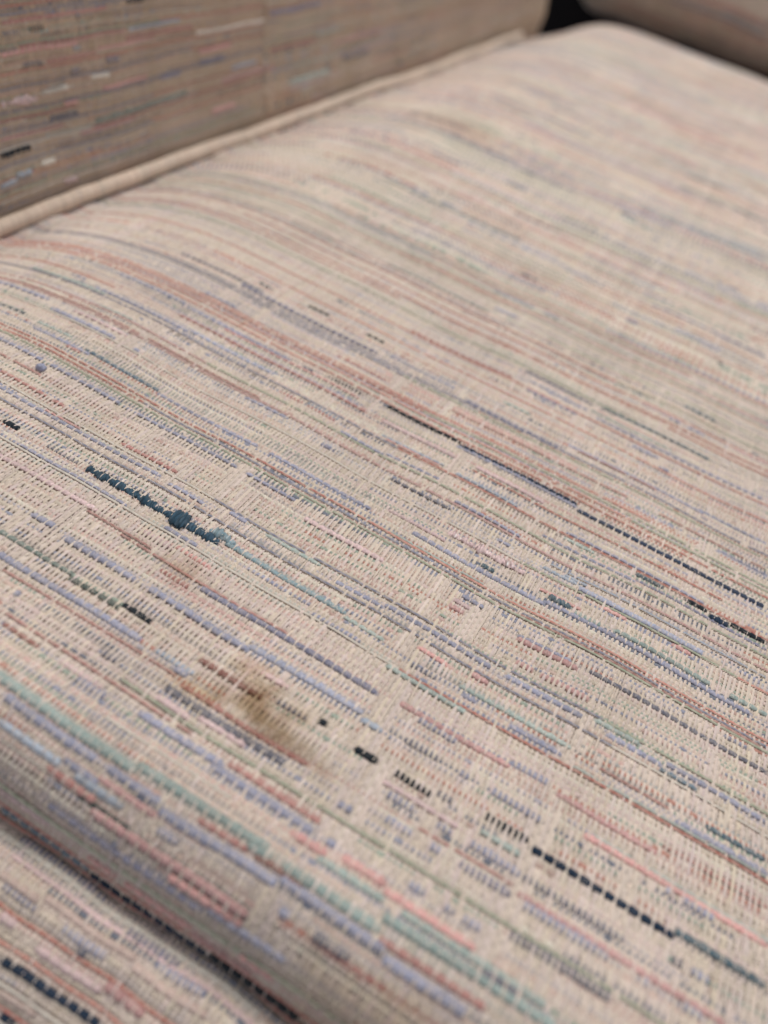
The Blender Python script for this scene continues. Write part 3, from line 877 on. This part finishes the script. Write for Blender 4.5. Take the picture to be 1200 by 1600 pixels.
# the same cloth goes on beyond the frame, in coarser threads
weave(seat, seat_map, -1.61 * H, 1.75 * H, SEAT_V0 + .5, NEAR, 1.0, 1.5, [], 707, fine=False, margin=62, inner=19, parts=False)
weave(seat, seat_map, -1.61 * H, 1.2 * H, NEAR - .4, SEAT_V1 - 1, 1.0, 1.5, [], 708, fine=False, margin=62, inner=20.5, parts=False)
def knot(u, v, rad, colr):
    P, A, B, N = frame(seat_map, np.array([u]), np.array([v]))
    r = np.random.RandomState(9); n, m = 10, 14
    t = np.linspace(0, math.pi, n); a = np.linspace(0, 2 * math.pi, m, endpoint=False)
    T, A2 = np.meshgrid(t, a, indexing='ij')
    R = rad * (1 + .10 * r.randn(n, m)); R[0] = R[0].mean(); R[-1] = R[-1].mean()
    p = P[0] + N[0] * rad * .6 + A[0] * (R * np.sin(T) * np.cos(A2))[..., None] * 1.15 + B[0] * (R * np.sin(T) * np.sin(A2))[..., None] + N[0] * (.8 * R * np.cos(T))[..., None]
    idx = np.arange(n * m).reshape(n, m); nx = np.roll(idx, -1, 1)
    q = np.stack([idx[:-1], idx[1:], nx[1:], nx[:-1]], -1).reshape(-1, 4)
    return make_mesh('yarn_knot', p.reshape(-1, 3), q, np.clip(colr * (1 + .12 * r.randn(n * m, 1)), 0, 1), M_YARN, seat)
knot(KNOT[0], KNOT[1], 1.0, DYE['B'])

def fuzz(name, us, vs, lift, length, colr, seed):
    # loose fibre ends standing off the cloth, thin tapering ribbons
    r = np.random.RandomState(seed); n = len(us); k = 5
    P, A, B, N = frame(seat_map, us, vs)
    keep = inview(P, 5); P, A, B, N = P[keep], A[keep], B[keep], N[keep]; n = len(P); lift = lift[keep]; colr = colr[keep]
    a = r.rand(n) * 6.283; L = length * r.uniform(.5, 1.3, n); bend = r.randn(n) * .9; rise = r.uniform(.1, .6, n) * L * .5
    vv = []
    for i in range(k):
        t = i / (k - 1)
        ang = a + bend * t
        d = A * np.cos(ang)[:, None] + B * np.sin(ang)[:, None]
        side = -A * np.sin(ang)[:, None] + B * np.cos(ang)[:, None]
        c = P + d * (L * t)[:, None] + N * (lift + rise * np.sin(t * 2.2))[:, None]
        w = .030 * (1 - .7 * t)
        vv += [c - side * w, c + side * w]
    v = np.stack(vv, 1); idx = np.arange(n * 2 * k).reshape(n, 2 * k)
    q = np.concatenate([idx[:, [2 * i, 2 * i + 1, 2 * i + 3, 2 * i + 2]] for i in range(k - 1)])
    o = make_mesh(name, v.reshape(-1, 3), q, np.repeat(colr, 2 * k, 0), M_WARP, seat); o['kind'] = 'stuff'
fr = np.random.RandomState(77)
nf = 12000
fuzz('fuzz', fr.uniform(-1.5 * H, .8 * H, nf), fr.uniform(.3 * H, NEAR, nf), np.full(nf, .25), 2.0, np.tile(lin(232, 220, 204), (nf, 1)), 78)
SL = [y for y in YARNS['seat'] if y[5] == 's']
for (v, u0, u1, cn, w, md) in SL:
    n = int((u1 - u0) * 5)
    fuzz('slub_fuzz', fr.uniform(u0, u1, n), v + fr.uniform(-.45, .45, n) * w, np.full(n, .12 * w), 1.1, np.tile(DYE[cn] * 1.1, (n, 1)), 80)

# ------------------------------------------------------------------ sofa frame: arm, front rail, piping, inner back
frame_ = thing('sofa_frame', 'sofa arm with pale piping and front rail in the same striped weave, around the seat', 'sofa')
arm = bpy.data.objects.new('arm', None); sc.collection.objects.link(arm); arm.parent = frame_
rail = bpy.data.objects.new('front_rail', None); sc.collection.objects.link(rail); rail.parent = frame_
sheet('arm_cover', arm_map, ARM_U0, ARM_U1, -8, 150, 4, 3, -.42, M_ARM, arm)
weave(arm, arm_map, .9 * H, 2.6 * H, -4, 84, .50, .80, YARNS['arm'], 303, busy=1.25, warp_col=lin(204, 180, 155))  # same cloth as the seat; browner warp colour paints in the arm's shade
weave(arm, arm_map, 2.6 * H + .1, ARM_U1, -4, 70, 1.15, 1.6, YARNS['arm'], 404, fine=False, margin=22, scale=1.15, busy=1.5, warp_col=lin(204, 180, 155))
sheet('rail_cover', rail_map, -1.9 * H, 2.2 * H, RAIL_V0, RAIL_V1, 4, 2, -.42, M_COVER, rail)
weave(rail, rail_map, -1.0 * H, .35 * H, RAIL_V0 + 20, RAIL_V1 - 1, .46, .78, YARNS['rail'], 505)

CORD = lin(230, 211, 192)
weave(rail, rail_map, -1.5 * H, 1.3 * H, RAIL_V0 + 1, RAIL_V1 - 1, 1.0, 1.5, [], 709, fine=False, margin=50, inner=19, parts=False)
weave(arm, arm_map, ARM_U0, ARM_U1, -4, 140, 1.0, 1.4, [], 710, fine=False, margin=40, inner=19, parts=False, warp_col=lin(204, 180, 155))
def piping():
    n = 900
    y = np.linspace(.5 * H, 5.32 * H, n)
    r = np.random.RandomState(5)
    R = 2.0 + .10 * smooth_noise(r, n, 20) * .3
    x = -1.555 * H + smooth_noise(r, n, 60) * .3 + smooth_noise(r, n, 14) * .10; z = -.090 * H + smooth_noise(r, n, 70) * .35 + smooth_noise(r, n, 12) * .10
    end = np.clip((y[-1] - y) / 5, 0, 1) ** .5
    K = 14; ang = np.linspace(0, 2 * math.pi, K, endpoint=False)
    v = np.stack([x[:, None] + (R * end)[:, None] * np.cos(ang), np.repeat(y[:, None], K, 1), z[:, None] + (R * end)[:, None] * np.sin(ang)], -1)
    idx = np.arange(n * K).reshape(n, K); nx = np.roll(idx, -1, 1)
    q = np.stack([idx[:-1], nx[:-1], nx[1:], idx[1:]], -1).reshape(-1, 4)
    o = make_mesh('piping', v.reshape(-1, 3), q, np.tile(lin(224, 204, 184), (n * K, 1)), M_WARP, frame_)
    # the weave on the cord: fine threads wound across it, with the odd dyed one
    vs, qs, cs = [], [], []
    k = 0
    yy = np.arange(.55 * H, 5.28 * H, .74)
    a2 = np.linspace(-.7, 2.6, 9)
    for y0 in yy:
        i = np.searchsorted(y, y0); i = min(i, n - 1)
        q_ = r.rand()
        c = CORD * (1 + .05 * r.randn()) if q_ < .6 else .78 * CORD + .22 * pick(GROUND, r)
        for s in (-.30, -.15, .15, .30):
            rr = R[i] * (1.0 if abs(s) > .2 else 1.13)
            for t in a2:
                vs.append((x[i] + rr * math.cos(t), y0 + s * 1.1 + .35 * (t - 1), z[i] + rr * math.sin(t))); cs.append(c)
        m = len(a2)
        for s in range(3):
            for t in range(m - 1):
                b0 = k + s * m + t
                qs.append((b0, b0 + 1, b0 + 1 + m, b0 + m)[::-1])
        k += 4 * m
    o2 = make_mesh('cord_threads', np.array(vs), np.array(qs), np.clip(np.array(cs), 0, 1), M_WARP, o); o2['kind'] = 'stuff'
piping()

# near-black backing added to keep light out; the gap's shade is in its colour
def slab(name, pts, parent, mat):
    me = bpy.data.meshes.new(name)
    x0, x1, y0, y1, z0, z1 = [p * H * MM for p in pts]
    vsx = [(x, y, z) for x in (x0, x1) for y in (y0, y1) for z in (z0, z1)]
    me.from_pydata(vsx, [], [(0, 1, 3, 2), (4, 6, 7, 5), (0, 4, 5, 1), (2, 3, 7, 6), (0, 2, 6, 4), (1, 5, 7, 3)])
    me.materials.append(mat); o = bpy.data.objects.new(name, me); sc.collection.objects.link(o); o.parent = parent; return o
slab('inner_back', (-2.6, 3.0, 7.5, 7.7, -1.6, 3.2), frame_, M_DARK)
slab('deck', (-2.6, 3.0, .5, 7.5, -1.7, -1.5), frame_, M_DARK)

# ------------------------------------------------------------------ back cushion
back = thing('back_cushion', 'blurred back cushion corner above the dark gap behind the seat', 'back cushion')
sheet('cover', back_map, -1.78 * H, 2.2 * H, 0, BACKS[-1], 4, 3, -.42, M_COVER, back)
weave(back, back_map, -1.77 * H, .4 * H, 1, 1.4 * H, 1.4, 1.9, YARNS['back'], 606, fine=False, margin=22)
